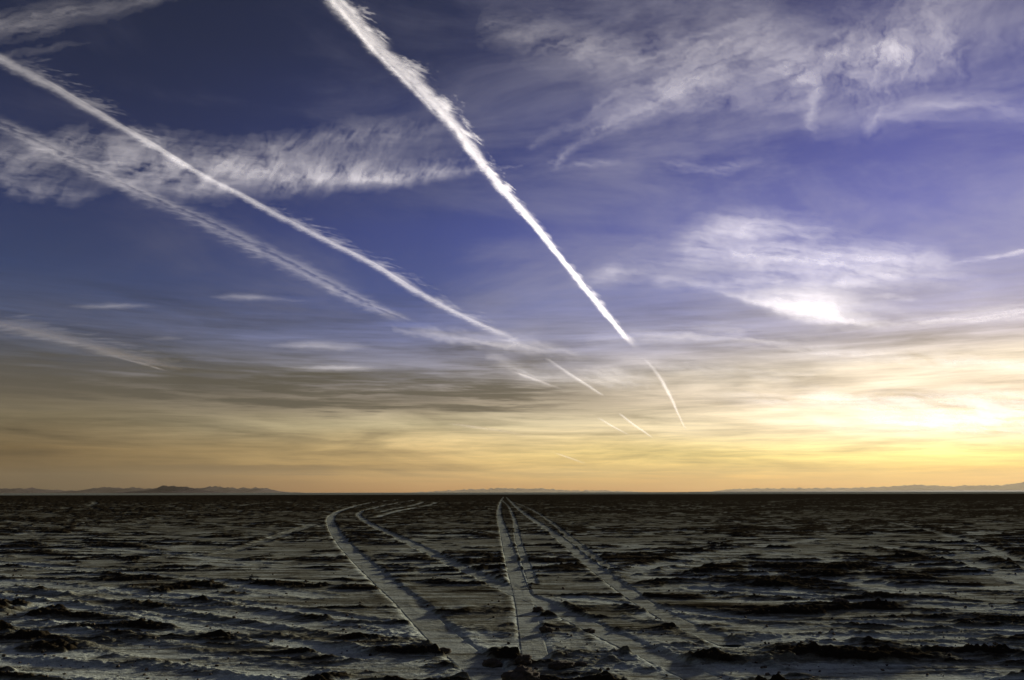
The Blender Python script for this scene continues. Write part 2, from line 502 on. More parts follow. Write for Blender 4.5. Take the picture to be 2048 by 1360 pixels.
def terrain(x, y, lod):
    """height and tone (dust plus painted face shade) of the playa at ground points; lod = spacing of the samples, so fine detail fades with distance"""
    x = x.astype(np.float32); y = y.astype(np.float32)
    wx = x + 0.5 * pnoise(x * 0.7, y * 0.7, 3); wy = y + 0.5 * pnoise(x * 0.7, y * 0.7, 4)
    patch = fbm(x * 0.10, y * 0.13, 11, 3)                       # large areas of crust and of blown dust
    a = fbm(wx * 0.55, wy * 1.5, 21, 5, 0.58)
    a2 = 1 - np.abs(fbm(wx * 0.40 + 9, wy * 1.3, 31, 4, 0.55)) * 2.2
    far = sstep(25, 90, y)
    lumps = np.abs(fbm(x * 5.0, y * 6.0, 41, 3, 0.6))
    fine = fbm(x * 16.0, y * 18.0, 51, 2, 0.6)
    k1 = 1.0 / (1 + (lod / 0.15) ** 2)
    k2 = 1.0 / (1 + (lod / 0.05) ** 2)
    # broken crust: knobbly plates and clumps
    crust = sstep(0.14, 0.42, a * 0.80 + (a2 - 0.45) * 0.36 + patch * 0.50 + 0.16 * far + 0.01)
    # wind-cut steps: a short broken face towards the camera, its shade painted dark, and a long powdered back slope
    ph = y / 1.25 + 1.7 * fbm(x * 0.20, y * 0.30, 33, 4, 0.55) + 0.10 * lumps
    fr = ph - np.floor(ph)
    cell = np.floor(ph)
    on = sstep(-0.12, 0.22, fbm(x * 0.42 + cell * 7.3, cell * 3.1 + y * 0.05, 35, 4, 0.6) + 0.25 * patch)
    saw = sstep(0.0, 0.14, fr) * np.clip(1 - fr, 0, 1) ** 1.4
    face = sstep(0.0, 0.06, fr) * sstep(0.34, 0.16, fr) * on
    hs = on * (0.030 + 0.035 * np.clip(a + 0.4, 0, 1) + 0.03 * far)
    h = 0.012 * fbm(x * 0.35, y * 0.5, 61, 3) + 0.004 * pnoise(wx * 1.5, wy * 5.0, 71)
    h = h + hs * saw * (0.8 + 0.9 * lumps * k1)
    big = 0.016 + 0.022 * np.clip(patch * 2 + 0.4, 0, 1) + 0.05 * far
    h = h + crust * (big * (0.5 + 0.9 * np.clip(a + 0.2, 0, 1)) + 0.035 * lumps * (0.3 + 0.7 * k1) + 0.010 * fine * k2)
    lump2 = np.abs(fbm(x * 2.4, y * 3.2, 45, 4, 0.65))
    h = h + 0.004 * fine * k2 + 0.035 * face * lumps + 0.030 * crust * lump2 + 0.020 * on * saw * lump2
    dust = 0.60 - crust * 0.85 - 0.62 * face + 0.30 * patch + 0.16 * sstep(0.3, 0.6, fr) * on - 0.22 * sstep(15, 60, y) - 0.60 * sstep(70, 260, y)  # face term paints the shade of camera-facing steps into the dust tone
    for c, w, d, hh in MOUNDW:
        e = np.exp(-(((x - c[0]) / w) ** 2 + ((y - c[1]) / d) ** 2) * 1.3)
        e = e * (0.75 + 0.6 * a + 0.5 * (lumps - 0.2))
        h = h + 0.48 * hh * np.clip(e, 0, 1.2)
        dust = dust - 0.7 * np.clip(e, 0, 1)
    inside = np.zeros_like(h)
    for path, w, du in OLDP:
        ww = w * (1 + 0.25 * pnoise(x * 1.3, y * 1.3, 81)) + 0.04 * lod
        q = path_dist(x, y, path, 4 * w + 1)
        f = sstep(ww * 2.0, ww * 0.7, q) * np.clip(0.75 + 0.7 * pnoise(x * 0.9, y * 0.9, 82), 0.2, 1)
        h = h * (1 - 0.85 * f) - 0.012 * f + 0.012 * sstep(ww * 3, ww * 1.9, q) * (1 - f) * (0.4 + lumps * 2)
        dust = dust * (1 - f) + du * f
    qs = []
    flat = np.zeros_like(h)
    for path, w, dep, du, berm in PATHS:
        ww = w * (1 + 0.16 * pnoise(x * 2.0, y * 2.0, 83) + 0.22 * pnoise(x * 7.0, y * 7.0, 84) * k1)
        q = path_dist(x, y, path, 4 * w + 1)
        f = sstep(ww * 1.35, ww * 0.9, q)
        qs.append((q, ww, f))
        flat = np.maximum(flat, f)
    for (q, ww, f), (path, w, dep, du, berm) in zip(qs, PATHS):
        rim = np.exp(-((q - ww * 1.7) / (ww * 0.45)) ** 2) * np.clip(0.25 + 1.2 * pnoise(x * 2.3, y * 2.3, 85) + lumps, 0, 1.4) * (1 - flat)
        h = h * (1 - f) - 0.75 * dep * f * (0.8 + 0.2 * pnoise(x * 3, y * 3, 87)) + 0.26 * berm * rim
        dust = dust * (1 - f) + (du - 0.22 + 0.15 * pnoise(x * 1.2, y * 1.2, 89)) * f
        side = np.exp(-((q - ww * 1.25) / (ww * 0.35)) ** 2) * (1 - flat * 0.5)
        dust = dust + 0.20 * side * np.clip(0.6 + pnoise(x * 1.7, y * 1.7, 90), 0, 1)
        dust = dust - 0.35 * np.clip(rim, 0, 1) * sstep(-0.1, 0.3, pnoise(x * 2.9, y * 2.9, 92))
        inside = np.maximum(inside, sstep(ww * 0.95, ww * 0.7, q))
    edge = sstep(570, 640, y + 25 * pnoise(x * 0.01, y * 0.01, 91))
    h = h * (1 - sstep(400, 600, y)) 
    dust = dust * (1 - edge) + 0.6 * edge
    return h, np.clip(dust, -0.2, 1.3), inside


# ------------------------------------------------------------------ ground: one sheet, fine near the camera, coarse to the horizon
rows = np.concatenate([np.arange(520, 400, -2.5), np.arange(400, 120, -0.72), np.arange(120, 3.0, -0.5), np.array([2.4, 1.8, 1.2, 0.8, 0.5, 0.3, 0.15, 0.07, 0.043])])
Yr = CAM_H * FPX / rows * 1.0
cols = np.linspace(-1, 1, 1250)
tanx = 0.85 * cols
spacing = np.gradient(Yr)
X = (Yr[:, None] + 0.6) * tanx[None, :]
Y = np.repeat(Yr[:, None], len(cols), 1)
lod = np.repeat(np.maximum(spacing, Yr * 1.7 / len(cols))[:, None], len(cols), 1)
hz, dust, inside = terrain(X.ravel(), Y.ravel(), lod.ravel().astype(np.float32))
zz = hz - 0.02 * inside * (Y.ravel() < 60)
V = np.stack([X.ravel(), Y.ravel(), zz], -1)
F = grid_faces(len(Yr), len(cols))
# the wide surround of the same sheet, a little lower, behind the camera and to the sides
R = 62000.0
sur = np.array([[-R, -R, -0.16], [R, -R, -0.16], [R, R, -0.16], [-R, R, -0.16]])
F = np.vstack([F, np.array([[0, 1, 2, 3]]) + len(V)])
V = np.vstack([V, sur])
dust = np.concatenate([dust, np.full(4, 0.9)])
ground = mesh_np('ground', V, F, M_GROUND, attrs={'dust': dust})
tag(ground, 'dark crusted playa of wind-worn mud with pale salt dust between the clods', kind='structure')

# the wheel ruts, each a strip laid in its groove
for (nm, pts, w, dep, du, berm, lab), (path, *_r) in zip(TRACKS, PATHS):
    P = path[path[:, 1] < 130]
    seg = np.hypot(*np.diff(P, axis=0).T)
    s = np.concatenate([[0], np.cumsum(seg)])
    ns = 420
    tt = np.linspace(0, 1, ns) 
    # sample more closely near the camera
    far_first = P[0, 1] > P[-1, 1]
    tt = 1 - (1 - tt) ** 2.2 if far_first else tt ** 2.2
    S = tt * s[-1]
    cx, cy = np.interp(S, s, P[:, 0]), np.interp(S, s, P[:, 1])
    tx, ty = np.gradient(cx), np.gradient(cy)
    L = np.hypot(tx, ty); tx /= L; ty /= L
    cr = np.linspace(-1.0, 1.0, 23) * w * 1.02
    gx = cx[:, None] + cr[None, :] * ty[:, None]
    gy = cy[:, None] - cr[None, :] * tx[:, None]
    hh, dd, _i = terrain(gx.ravel(), gy.ravel(), np.full(gx.size, 0.03, np.float32))
    tread = 0.006 * np.sin(S[:, None] * 2 * np.pi / 0.11 + np.abs(cr)[None, :] * 18) * np.clip(1 - np.abs(cr)[None, :] / w, 0, 1)
    tread = tread * np.clip(0.3 + 1.5 * pnoise(gx * 0.8, gy * 0.8, 95), 0, 1)
    z = hh.reshape(gx.shape) + tread + 0.004
    z[:, 0] -= 0.02; z[:, -1] -= 0.02
    tr = mesh_np('tyre_track', np.stack([gx.ravel(), gy.ravel(), z.ravel()], -1), grid_faces(ns, len(cr)), M_TRACK, attrs={'dust': dd})
    tag(tr, lab, kind='structure')

# ------------------------------------------------------------------ loose clods in the foreground
def clod_mesh(seed, sub=4):
    bm = bmesh.new()
    bmesh.ops.create_icosphere(bm, subdivisions=sub, radius=1.0)
    co = np.array([v.co[:] for v in bm.verts])
    n = 0.55 * fbm(co[:, 0] * 1.3 + seed * 3.1, co[:, 1] * 1.3 + co[:, 2] * 1.7, 100 + seed, 3)
    n += 0.38 * np.abs(fbm(co[:, 0] * 3.1 + co[:, 2] * 2.2 + seed, co[:, 1] * 3.0 - co[:, 2] * 2.0, 120 + seed, 3))
    n += 0.16 * fbm(co[:, 0] * 8 + co[:, 2] * 7, co[:, 1] * 8 - co[:, 2] * 6 + seed, 140 + seed, 2)
    co2 = co * (1 + n)[:, None]
    co2[:, 2] = np.where(co2[:, 2] < -0.3, -0.3 + (co2[:, 2] + 0.3) * 0.3, co2[:, 2])
    for v, c in zip(bm.verts, co2):
        v.co = c
    me = bpy.data.meshes.new('earth_clod')
    bm.to_mesh(me); bm.free()
    for p in me.polygons:
        p.use_smooth = True
    me.materials.append(M_CLOD)
    return me


CLODS = [  # photograph x, y of its foot, width px, height ratio, label
    (985, 1327, 50, 0.62, 'dark earth clod at the left of the row on the bottom edge between the ruts'),
    (1047, 1330, 40, 0.75, 'upright earth clod with a sunlit side behind the largest clod'),
    (1046, 1362, 84, 0.62, 'largest earth clod, cut by the bottom edge of the picture'),
    (1122, 1336, 54, 0.50, 'low broad earth clod right of the upright clod by the bottom edge'),
    (1160, 1332, 28, 0.55, 'small earth clod right beside the low broad clod'),
    (1092, 1264, 26, 0.80, 'small pointed clod standing alone right of the broad middle rut'),
    (1076, 1222, 24, 0.90, 'narrow clod on the edge where the diagonal rut crosses the middle rut'),
    (884, 1302, 36, 0.60, 'rough clod on the right rim of the left curving rut'),
    (1682, 1212, 34, 0.60, 'isolated dark clod out on the pale dust at the right'),
    (1176, 1262, 30, 0.65, 'clod on the near rim of the diagonal rut'),
]
for i, (px, py, wpx, ratio, lab) in enumerate(CLODS):
    g = on_plane(np.array([px]), np.array([py]), 0.0)[0]
    dist = math.hypot(g[0], g[1])
    r = wpx * 0.44 * dist / FPX
    hz_, _, _ = terrain(np.array([g[0]]), np.array([g[1]]), np.array([0.03], np.float32))
    o = bpy.data.objects.new('earth_clod', clod_mesh(i))
    COL.objects.link(o)
    o.location = (g[0], g[1], float(hz_[0]) + r * ratio * 0.05)
    o.scale = (r, r * 0.8, r * ratio * 0.75)
    o.rotation_euler = (0, 0, random.uniform(0, 6.28))
    tag(o, lab, 'earth clod', 'loose earth clods in the foreground')

# crumbs of crust strewn over the near ground
nC = 5200
uu = rng.random(nC)
cyy = 6.0 * (26 / 6.0) ** (uu ** 1.1)
cxx = (rng.random(nC) * 2 - 1) * 0.75 * (cyy + 0.6)
keep = (fbm(cxx * 0.8, cyy * 1.2, 200, 3) + 0.25 * rng.standard_normal(nC)) > 0.05
cxx, cyy = cxx[keep], cyy[keep]
chh, cdu, cin = terrain(cxx, cyy, np.full(len(cxx), 0.03, np.float32))
ok = (cin < 0.2)
cxx, cyy, chh = cxx[ok], cyy[ok], chh[ok]
bm = bmesh.new(); bmesh.ops.create_icosphere(bm, subdivisions=1, radius=1.0)
ic = np.array([v.co[:] for v in bm.verts]); itri = np.array([[v.index for v in f.verts] for f in bm.faces]); bm.free()
n = len(cxx)
rad = 0.006 + 0.016 * rng.random(n) ** 3
pert = 1 + 0.35 * rng.standard_normal((n, len(ic)))
vv = ic[None] * np.clip(pert, 0.4, 1.7)[..., None] * rad[:, None, None] * np.array([1, 1, 0.75])
vv = vv + np.stack([cxx, cyy, chh + rad * 0.3], -1)[:, None, :]
ff = (itri[None] + (np.arange(n) * len(ic))[:, None, None]).reshape(-1, 3)
crumbs = mesh_np('dirt', vv.reshape(-1, 3), ff, M_CLOD, smooth=False)
tag(crumbs, 'crumbs of dry crust strewn over the near ground', kind='stuff')

# ------------------------------------------------------------------ hills along the horizon
def hill(name, dist, profile, depth, rough, seed, label, mat=M_HILL, base=-4.0):
    """a ridge whose skyline passes the given points of the photograph, with spurs running down both flanks"""
    pr = np.array(profile, float)
    xs = np.linspace(pr[0, 0], pr[-1, 0], 420)
    ys = np.interp(xs, pr[:, 0], pr[:, 1])
    d = rays(xs, ys)
    k = dist / d[:, 1]
    gx = d[:, 0] * k
    top = CAM_H + d[:, 2] * k
    top = np.maximum(top + 2.0 * rough * fbm(xs / 11.0, xs * 0, seed, 5, 0.6) * np.clip(top / 60, 0, 1), 0.5)
    nv = 33
    v = np.linspace(-1, 1, nv)
    fall = (1 - np.abs(v)) ** 1.25
    GX = np.repeat(gx[None, :], nv, 0)
    GY = dist + v[:, None] * depth + depth * 0.10 * fbm(xs / 25.0, xs * 0, seed + 3, 3)[None, :]
    spur = 1 + 0.55 * (np.abs(v)[:, None]) * fbm(GX / 700.0, GY / 1400.0, seed + 5, 4)
    Z = base + (top - base)[None, :] * fall[:, None] * np.clip(spur, 0.2, 1.4)
    mid = nv // 2
    Z[mid] = top
    Vv = np.stack([GX.ravel(), np.broadcast_to(GY, GX.shape).ravel(), Z.ravel()], -1)
    o = mesh_np(name, Vv, grid_faces(nv, len(xs)), mat)
    tag(o, label, kind='structure')
    return o


hill('hills', 27000, [(-260, 984), (-120, 979), (-30, 979.5), (20, 977.5), (55, 976.5), (85, 978.5), (100, 981), (112, 983), (130, 981.5), (170, 981.5), (180, 978), (195, 976.0), (225, 975), (240, 977), (262, 976), (300, 978.5), (330, 974.5), (350, 976), (380, 979), (405, 975), (432, 973.5), (460, 975), (480, 978), (500, 976), (525, 977), (545, 980), (562, 983.5), (600, 985.5)], 2000, 55, 301,
     'long low range of hazy hills along the horizon at the left')
hill('hills', 15000, [(248, 986), (262, 982.5), (298, 981), (312, 977), (322, 972.5), (328, 970.5), (338, 972.5), (372, 973.5), (388, 977), (412, 981), (436, 984.5), (446, 986)], 900, 14, 331,
     'dark flat-topped butte standing before the left hills')
hill('hills', 57000, [(820, 985), (880, 982), (920, 979.5), (960, 978), (985, 977), (1010, 976), (1040, 977.5), (1085, 977), (1120, 980), (1160, 981), (1200, 980.5), (1230, 982), (1300, 984.5)], 2600, 60, 351,
     'faint low ridge on the horizon behind the middle ruts')
hill('hills', 56000, [(1425, 984), (1445, 979.5), (1500, 977), (1600, 976.5), (1680, 976), (1740, 975), (1790, 972), (1830, 969.5), (1870, 971), (1890, 973), (1940, 970.5), (2000, 971), (2030, 967), (2060, 961), (2130, 955), (2220, 962), (2330, 976), (2400, 982)], 2800, 60, 371,
     'long golden hazy range along the horizon under the sun at the right')
# low dark shore of the far playa at the right
hill('shore', 9000, [(1380, 983.6), (1460, 982.6), (1600, 981.8), (1800, 981.2), (2048, 980.6), (2300, 980.2), (2600, 982)], 350, 0.5, 391,
     'thin dark line of far shore under the right hills', mat=M_CLOD, base=-1.0)

# haze over the plain
hm, HN = material('evening_haze')
hv = HN.n('ShaderNodeVolumePrincipled')
hv.inputs['Color'].default_value = (0.88, 0.76, 0.54, 1)
hv.inputs['Density'].default_value = 0.6e-5
hv.inputs['Anisotropy'].default_value = 0.45
ho = HN.n('ShaderNodeOutputMaterial')
HN.put(ho.inputs['Volume'], hv.outputs[0])
B = 63000.0
bv = [(x, y, z) for z in (-6.0, 1400.0) for x, y in ((-B, -B), (B, -B), (B, B), (-B, B))]
bf = [(0, 3, 2, 1), (4, 5, 6, 7), (0, 1, 5, 4), (1, 2, 6, 5), (2, 3, 7, 6), (3, 0, 4, 7)]
haze = mesh_np('haze', bv, bf, hm, smooth=False)
tag(haze, 'thin evening haze over the plain', kind='stuff')

# ------------------------------------------------------------------ high clouds and contrails, 9 km up
ALT = 9000.0


def stroke(px, py, pts, taper=0.12):
    """thickness painted along a line: pts rows are x, y, reach above, reach below, amount"""
    s = spline(pts, 6)
    best = np.zeros(px.shape, np.float32)
    n = len(s) - 1
    num = np.full(px.shape, 9.0, np.float32)
    amt = np.zeros(px.shape, np.float32)
    for i in range(n):
        a, b = s[i], s[i + 1]
        d = b[:2] - a[:2]
        L2 = max(float(d @ d), 1e-6)
        t = np.clip(((px - a[0]) * d[0] + (py - a[1]) * d[1]) / L2, 0, 1)
        ex = px - a[0] - t * d[0]; ey = py - a[1] - t * d[1]
        q = np.hypot(ex, ey)
        nx, ny = -d[1], d[0]
        if ny > 0:
            nx, ny = -nx, -ny                    # the side that is up in the sky
        up = (ex * nx + ey * ny) > 0
        u, dn, am = (a[2] + t * (b[2] - a[2])), (a[3] + t * (b[3] - a[3])), (a[4] + t * (b[4] - a[4]))
        w = np.where(up, u, dn)
        r = q / np.maximum(w, 1)
        k = r < num
        num = np.where(k, r, num); amt = np.where(k, am, amt)
        pos = (i + t) / n
    return amt * np.exp(-1.35 * np.minimum(num, 4) ** 1.45)


def streaks(px, py, ang, along, across, seed, octs=5, gain=0.58, warp=0.35):
    c, s = math.cos(math.radians(ang)), math.sin(math.radians(ang))
    a = (px * c - py * s) / along; b = (px * s + py * c) / across
    w1 = pnoise(a * 0.7, b * 0.7, seed + 50); w2 = pnoise(a * 0.7 + 5, b * 0.7, seed + 60)
    return fbm(a + warp * w1 * 2, b + warp * w2 * 2, seed, octs, gain)


def cloud(name, box, step, paint, label, cat='cloud', group='high thin clouds', seed=0, cut=0.012, layers=2, warp=1.0, amp=1.0):
    x0, y0, x1, y1 = box
    xs = np.arange(x0, x1 + step, step); ys = np.arange(y0, y1 + step, step)
    PX, PY = np.meshgrid(xs, ys)
    wx = 16 * fbm(PX / 70.0, PY / 45.0, seed + 600, 3) + 5 * fbm(PX / 16.0, PY / 12.0, seed + 610, 2)
    wy = 9 * fbm(PX / 80.0, PY / 45.0, seed + 620, 3) + 4 * fbm(PX / 18.0, PY / 11.0, seed + 630, 2)
    th = np.clip(paint(PX + wx * warp, PY + wy * warp), 0, None) * amp
    th = th * sstep(0, 70, PX - x0) * sstep(0, 70, x1 - PX) * sstep(0, 14, PY - y0) * sstep(0, 14, y1 - PY)
    root = bpy.data.objects.new(name, None)
    root.location = tuple(on_plane(np.array([(x0 + x1) / 2]), np.array([(y0 + y1) / 2]), ALT)[0])
    COL.objects.link(root)
    F0 = grid_faces(len(ys), len(xs))
    F0 = F0[th.ravel()[F0].max(1) > cut]
    used, inv = np.unique(F0, return_inverse=True)
    for k in range(layers):
        P = on_plane(PX.ravel(), PY.ravel(), ALT + 90.0 * k)
        P[:, 2] += 40 * fbm(PX.ravel() / 300.0, PY.ravel() / 300.0, seed + 400, 1)
        mesh_np('cloud_layer', P[used] - np.array(root.location), inv.reshape(F0.shape), M_CLOUD, parent=root,
                attrs={'thickness': th.ravel()[used]})
    tag(root, label, cat, group)
    return root


def paint_left_bank(x, y):
    d = stroke(x, y, [(230, 325, 40, 40, .55), (400, 330, 42, 48, .75), (560, 350, 44, 32, .95), (700, 357, 34, 17, 1.3), (820, 355, 30, 12, 1.1), (900, 345, 28, 12, .6), (985, 338, 9, 5, .25), (1050, 332, 4, 3, .08)])
    d += stroke(x, y, [(520, 300, 25, 40, .30), (640, 285, 30, 40, .35), (770, 262, 30, 50, .30), (900, 250, 20, 40, .08)])
    d += stroke(x, y, [(-40, 330, 45, 40, .38), (90, 300, 30, 50, .42), (200, 280, 25, 45, .40), (330, 300, 30, 40, .35)])
    d += stroke(x, y, [(20, 370, 30, 22, .25), (120, 385, 28, 22, .35), (180, 395, 20, 14, .15)])
    d += stroke(x, y, [(200, 340, 30, 30, .3), (330, 370, 30, 25, .4), (450, 372, 25, 18, .4)])
    hair = streaks(x, y, 62, 75, 9, 1, 6, .62, .15)
    flat = streaks(x, y, -6, 150, 10, 2, 6, .62, .25)
    puff = streaks(x, y, 30, 70, 45, 3)
    k = sstep(380, 640, x)
    n = hair * (.25 + .75 * k) + flat * (1 - .75 * k)
    return d * np.clip(0.58 + 0.55 * n + 0.85 * puff + 0.35 * streaks(x, y, 25, 40, 18, 4), 0.03, 2.0) - 0.02


cloud('cirrus_cloud', (-150, 215, 1120, 435), 2.2, paint_left_bank,
      'feathery pale cloud bank lying across two contrails at the upper left', seed=1, amp=.58, warp=.8)


def paint_fan(x, y):
    d = stroke(x, y, [(1095, 340, 6, 6, .15), (1140, 300, 9, 9, .38), (1210, 248, 14, 16, .45), (1300, 205, 30, 25, .50), (1420, 165, 50, 40, .60), (1560, 135, 60, 50, .60), (1680, 110, 60, 60, .45), (1800, 95, 50, 50, .50)])
    d += stroke(x, y, [(1070, 290, 10, 10, .12), (1150, 240, 18, 18, .28), (1260, 190, 30, 30, .35), (1380, 140, 40, 40, .40)])
    d += stroke(x, y, [(1100, 330, 6, 6, .12), (1200, 275, 10, 10, .25), (1320, 222, 20, 20, .28), (1480, 205, 30, 20, .35), (1600, 205, 30, 20, .30)])
    d += stroke(x, y, [(980, 55, 30, 25, .15), (1100, 80, 35, 30, .28), (1250, 110, 40, 40, .32), (1400, 100, 50, 40, .35), (1520, 50, 40, 60, .32)])
    d += stroke(x, y, [(1560, 140, 14, 18, .5), (1600, 150, 18, 22, .8), (1628, 175, 16, 18, .75), (1625, 215, 16, 16, .4), (1625, 262, 12, 8, .25)])
    d += stroke(x, y, [(1720, 130, 40, 60, .5), (1760, 95, 30, 60, .8), (1790, 95, 25, 60, .75), (1830, 120, 30, 50, .5)])
    d += stroke(x, y, [(1850, -20, 60, 60, .45), (1880, 60, 60, 55, .5), (1900, 110, 40, 30, .5), (1910, 140, 20, 20, .2)])
    d += stroke(x, y, [(1640, 240, 50, 30, .25), (1720, 215, 60, 50, .30), (1755, 200, 50, 60, .3)])
    d += stroke(x, y, [(1752, 175, 10, 8, .2), (1762, 215, 10, 8, .35), (1740, 262, 10, 8, .2)])
    d += stroke(x, y, [(1000, 70, 60, 50, .14), (1250, 110, 90, 80, .24), (1500, 100, 110, 110, .30), (1750, 110, 110, 120, .30), (1950, 60, 90, 120, .22), (2140, 40, 80, 80, .12)])
    hair = streaks(x, y, 74, 110, 9, 11, 6, .65, .12) * .8
    fan = streaks(x, y, 22, 210, 13, 12, 7, .66, .2)
    soft = streaks(x, y, 15, 90, 55, 13, 5, .6)
    k = sstep(1560, 1720, x)
    n = hair * k + fan * (1 - k)
    return d * np.clip(0.60 + 0.60 * n + 0.80 * soft, 0.03, 2.0) - 0.015


cloud('cirrus_cloud', (840, -80, 2220, 380), 2.4, paint_fan,
      'large fan of combed cirrus spreading over the upper right sky', seed=2, amp=.50, warp=1.5)


def paint_band(x, y):
    d = stroke(x, y, [(1730, 245, 8, 14, .15), (1800, 220, 16, 26, .32), (1900, 212, 22, 36, .42), (2000, 212, 22, 36, .42), (2140, 235, 20, 36, .3)])
    n = streaks(x, y, 2, 130, 14, 21)
    return d * np.clip(0.8 + 0.9 * n, 0.03, 2.0) - 0.02


cloud('cirrus_cloud', (1640, 170, 2220, 320), 2.4, paint_band,
      'thin curved veil of cloud at the right edge below the large fan', seed=3, amp=.5)


def paint_small_wisp(x, y):
    d = stroke(x, y, [(1125, 338, 4, 4, .12), (1180, 330, 10, 8, .25), (1240, 325, 8, 6, .12)])
    d += stroke(x, y, [(1325, 315, 10, 10, .12), (1380, 335, 16, 14, .28), (1450, 335, 16, 16, .28), (1520, 320, 12, 12, .1)])
    n = streaks(x, y, -10, 60, 8, 23)
    return d * np.clip(0.8 + 1.0 * n, 0.03, 2.0) - 0.02


cloud('cirrus_cloud', (1040, 285, 1620, 385), 2.2, paint_small_wisp,
      'pair of faint wisps just under the tip of the large fan', seed=4, amp=.5)


def paint_heart(x, y):
    d = stroke(x, y, [(1370, 490, 25, 20, .3), (1430, 460, 25, 35, .7), (1500, 448, 22, 40, .75), (1580, 455, 20, 40, .6), (1640, 470, 20, 30, .3)])
    d += stroke(x, y, [(1380, 505, 20, 20, .4), (1480, 505, 30, 25, .7), (1620, 520, 30, 30, .75), (1740, 520, 30, 35, .75), (1840, 515, 25, 30, .7), (1920, 530, 12, 18, .2)])
    d += stroke(x, y, [(1200, 550, 18, 14, .15), (1225, 545, 20, 14, .55), (1260, 545, 10, 12, .25), (1330, 558, 12, 12, .35), (1430, 570, 18, 14, .45), (1560, 560, 26, 26, .5), (1700, 560, 26, 26, .55), (1800, 548, 20, 20, .35)])
    d += stroke(x, y, [(1500, 585, 22, 20, .4), (1620, 590, 24, 28, .55), (1740, 610, 20, 20, .3), (1860, 640, 12, 10, .1)])
    d += stroke(x, y, [(1150, 560, 30, 30, .12), (1400, 520, 70, 60, .28), (1650, 530, 70, 70, .34), (1950, 560, 50, 60, .2)])
    n = streaks(x, y, -6, 170, 12, 31, 7, .64, .25)
    p = streaks(x, y, -14, 80, 34, 32, 5, .6)
    k = sstep(560, 600, y)
    return d * np.clip(0.66 + 0.68 * n + 0.62 * p * (1 - 0.7 * k), 0.05, 2.0) - 0.02


cloud('cirrus_cloud', (1060, 390, 2180, 700), 2.2, paint_heart,
      'broad lilac-white streaked cloud above the white glowing lens cloud at the right', seed=5, amp=.46, layers=3, warp=.8)


def paint_lens(x, y):
    d = stroke(x, y, [(1430, 582, 5, 4, .2), (1500, 600, 12, 8, 1.2), (1570, 616, 26, 15, 2.4), (1640, 630, 32, 16, 2.9), (1700, 640, 24, 11, 1.6), (1780, 648, 8, 5, .4), (1850, 650, 4, 4, .05)])
    n = streaks(x, y, -14, 130, 9, 36, 6, .6, .2)
    return d * np.clip(0.85 + 0.6 * n, 0.05, 2.0) - 0.02


cloud('lens_cloud', (1370, 540, 1920, 690), 2.0, paint_lens,
      'glowing white wedge-shaped cloud just above the cream layer at the right', seed=11, warp=.9, amp=.36, layers=3)


def paint_right_lines(x, y):
    d = stroke(x, y, [(1690, 662, 8, 6, .2), (1800, 650, 10, 8, .5), (1920, 638, 14, 10, .75), (2140, 618, 22, 16, .85)])
    d += stroke(x, y, [(1900, 528, 4, 4, .15), (1980, 514, 7, 6, .45), (2140, 490, 12, 10, .5)])
    d += stroke(x, y, [(1740, 590, 4, 4, .05), (1790, 592, 7, 6, .35), (1850, 604, 5, 5, .05)])
    n = streaks(x, y, 7, 120, 7, 41)
    return d * np.clip(0.7 + 1.5 * n, 0.03, 2.0) - 0.02


cloud('cirrus_cloud', (1610, 460, 2220, 700), 2.2, paint_right_lines,
      'white parallel streaks rising towards the right edge beside the glowing lens', seed=6, warp=.5, amp=.75, layers=2)


def paint_top_left(x, y):
    d = stroke(x, y, [(-60, 60, 34, 30, .6), (60, 45, 30, 26, .7), (150, 22, 24, 24, .6), (260, 6, 18, 18, .5), (360, -12, 12, 12, .3)])
    d += stroke(x, y, [(-20, 120, 8, 8, .2), (60, 102, 8, 8, .25), (150, 88, 7, 6, .2), (210, 78, 5, 5, .05)])
    n = streaks(x, y, 15, 80, 9, 51)
    return d * np.clip(0.75 + 1.0 * n, 0.03, 2.0) - 0.02


cloud('cirrus_cloud', (-170, -90, 480, 180), 2.4, paint_top_left,
      'grey wisps in the top left corner above the contrails', seed=7, amp=.2, warp=1.1)


SLIVERS = [
    ((400, 570, 660, 620), [(420, 592, 5, 5, .2), (490, 594, 6, 6, .6), (560, 598, 4, 4, .2), (640, 602, 3, 3, .05)], 'thin flat cloud sliver highest of those below the double-stranded contrail'),
    ((110, 590, 350, 635), [(130, 610, 4, 4, .1), (220, 611, 6, 6, .35), (320, 613, 4, 4, .1)], 'thin flat cloud sliver above the short dim contrail at the left'),
    ((510, 660, 780, 715), [(540, 692, 5, 5, .2), (640, 692, 9, 8, .7), (740, 694, 5, 5, .15)], 'pale flat cloud sliver just under the end of the double-stranded contrail'),
    ((260, 660, 400, 695), [(280, 676, 3, 3, .1), (340, 677, 4, 4, .3), (380, 680, 3, 3, .05)], 'tiny faint cloud sliver right above the end of the short dim contrail'),
    ((530, 718, 800, 758), [(560, 738, 3, 3, .1), (690, 736, 6, 6, .7), (770, 740, 3, 3, .1)], 'narrow cloud sliver lying along the top of the dark cloud bank'),
]
for i, (bx, pts_, lab_) in enumerate(SLIVERS):
    cloud('cloud_sliver', bx, 2.0, lambda x, y, p=pts_, k=i: stroke(x, y, p) * np.clip(0.8 + 0.8 * streaks(x, y, 0, 90, 7, 61 + k), 0.03, 2.0) - 0.015,
          lab_, group='flat cloud slivers low in the left sky', seed=20 + i, warp=.4, amp=.4)


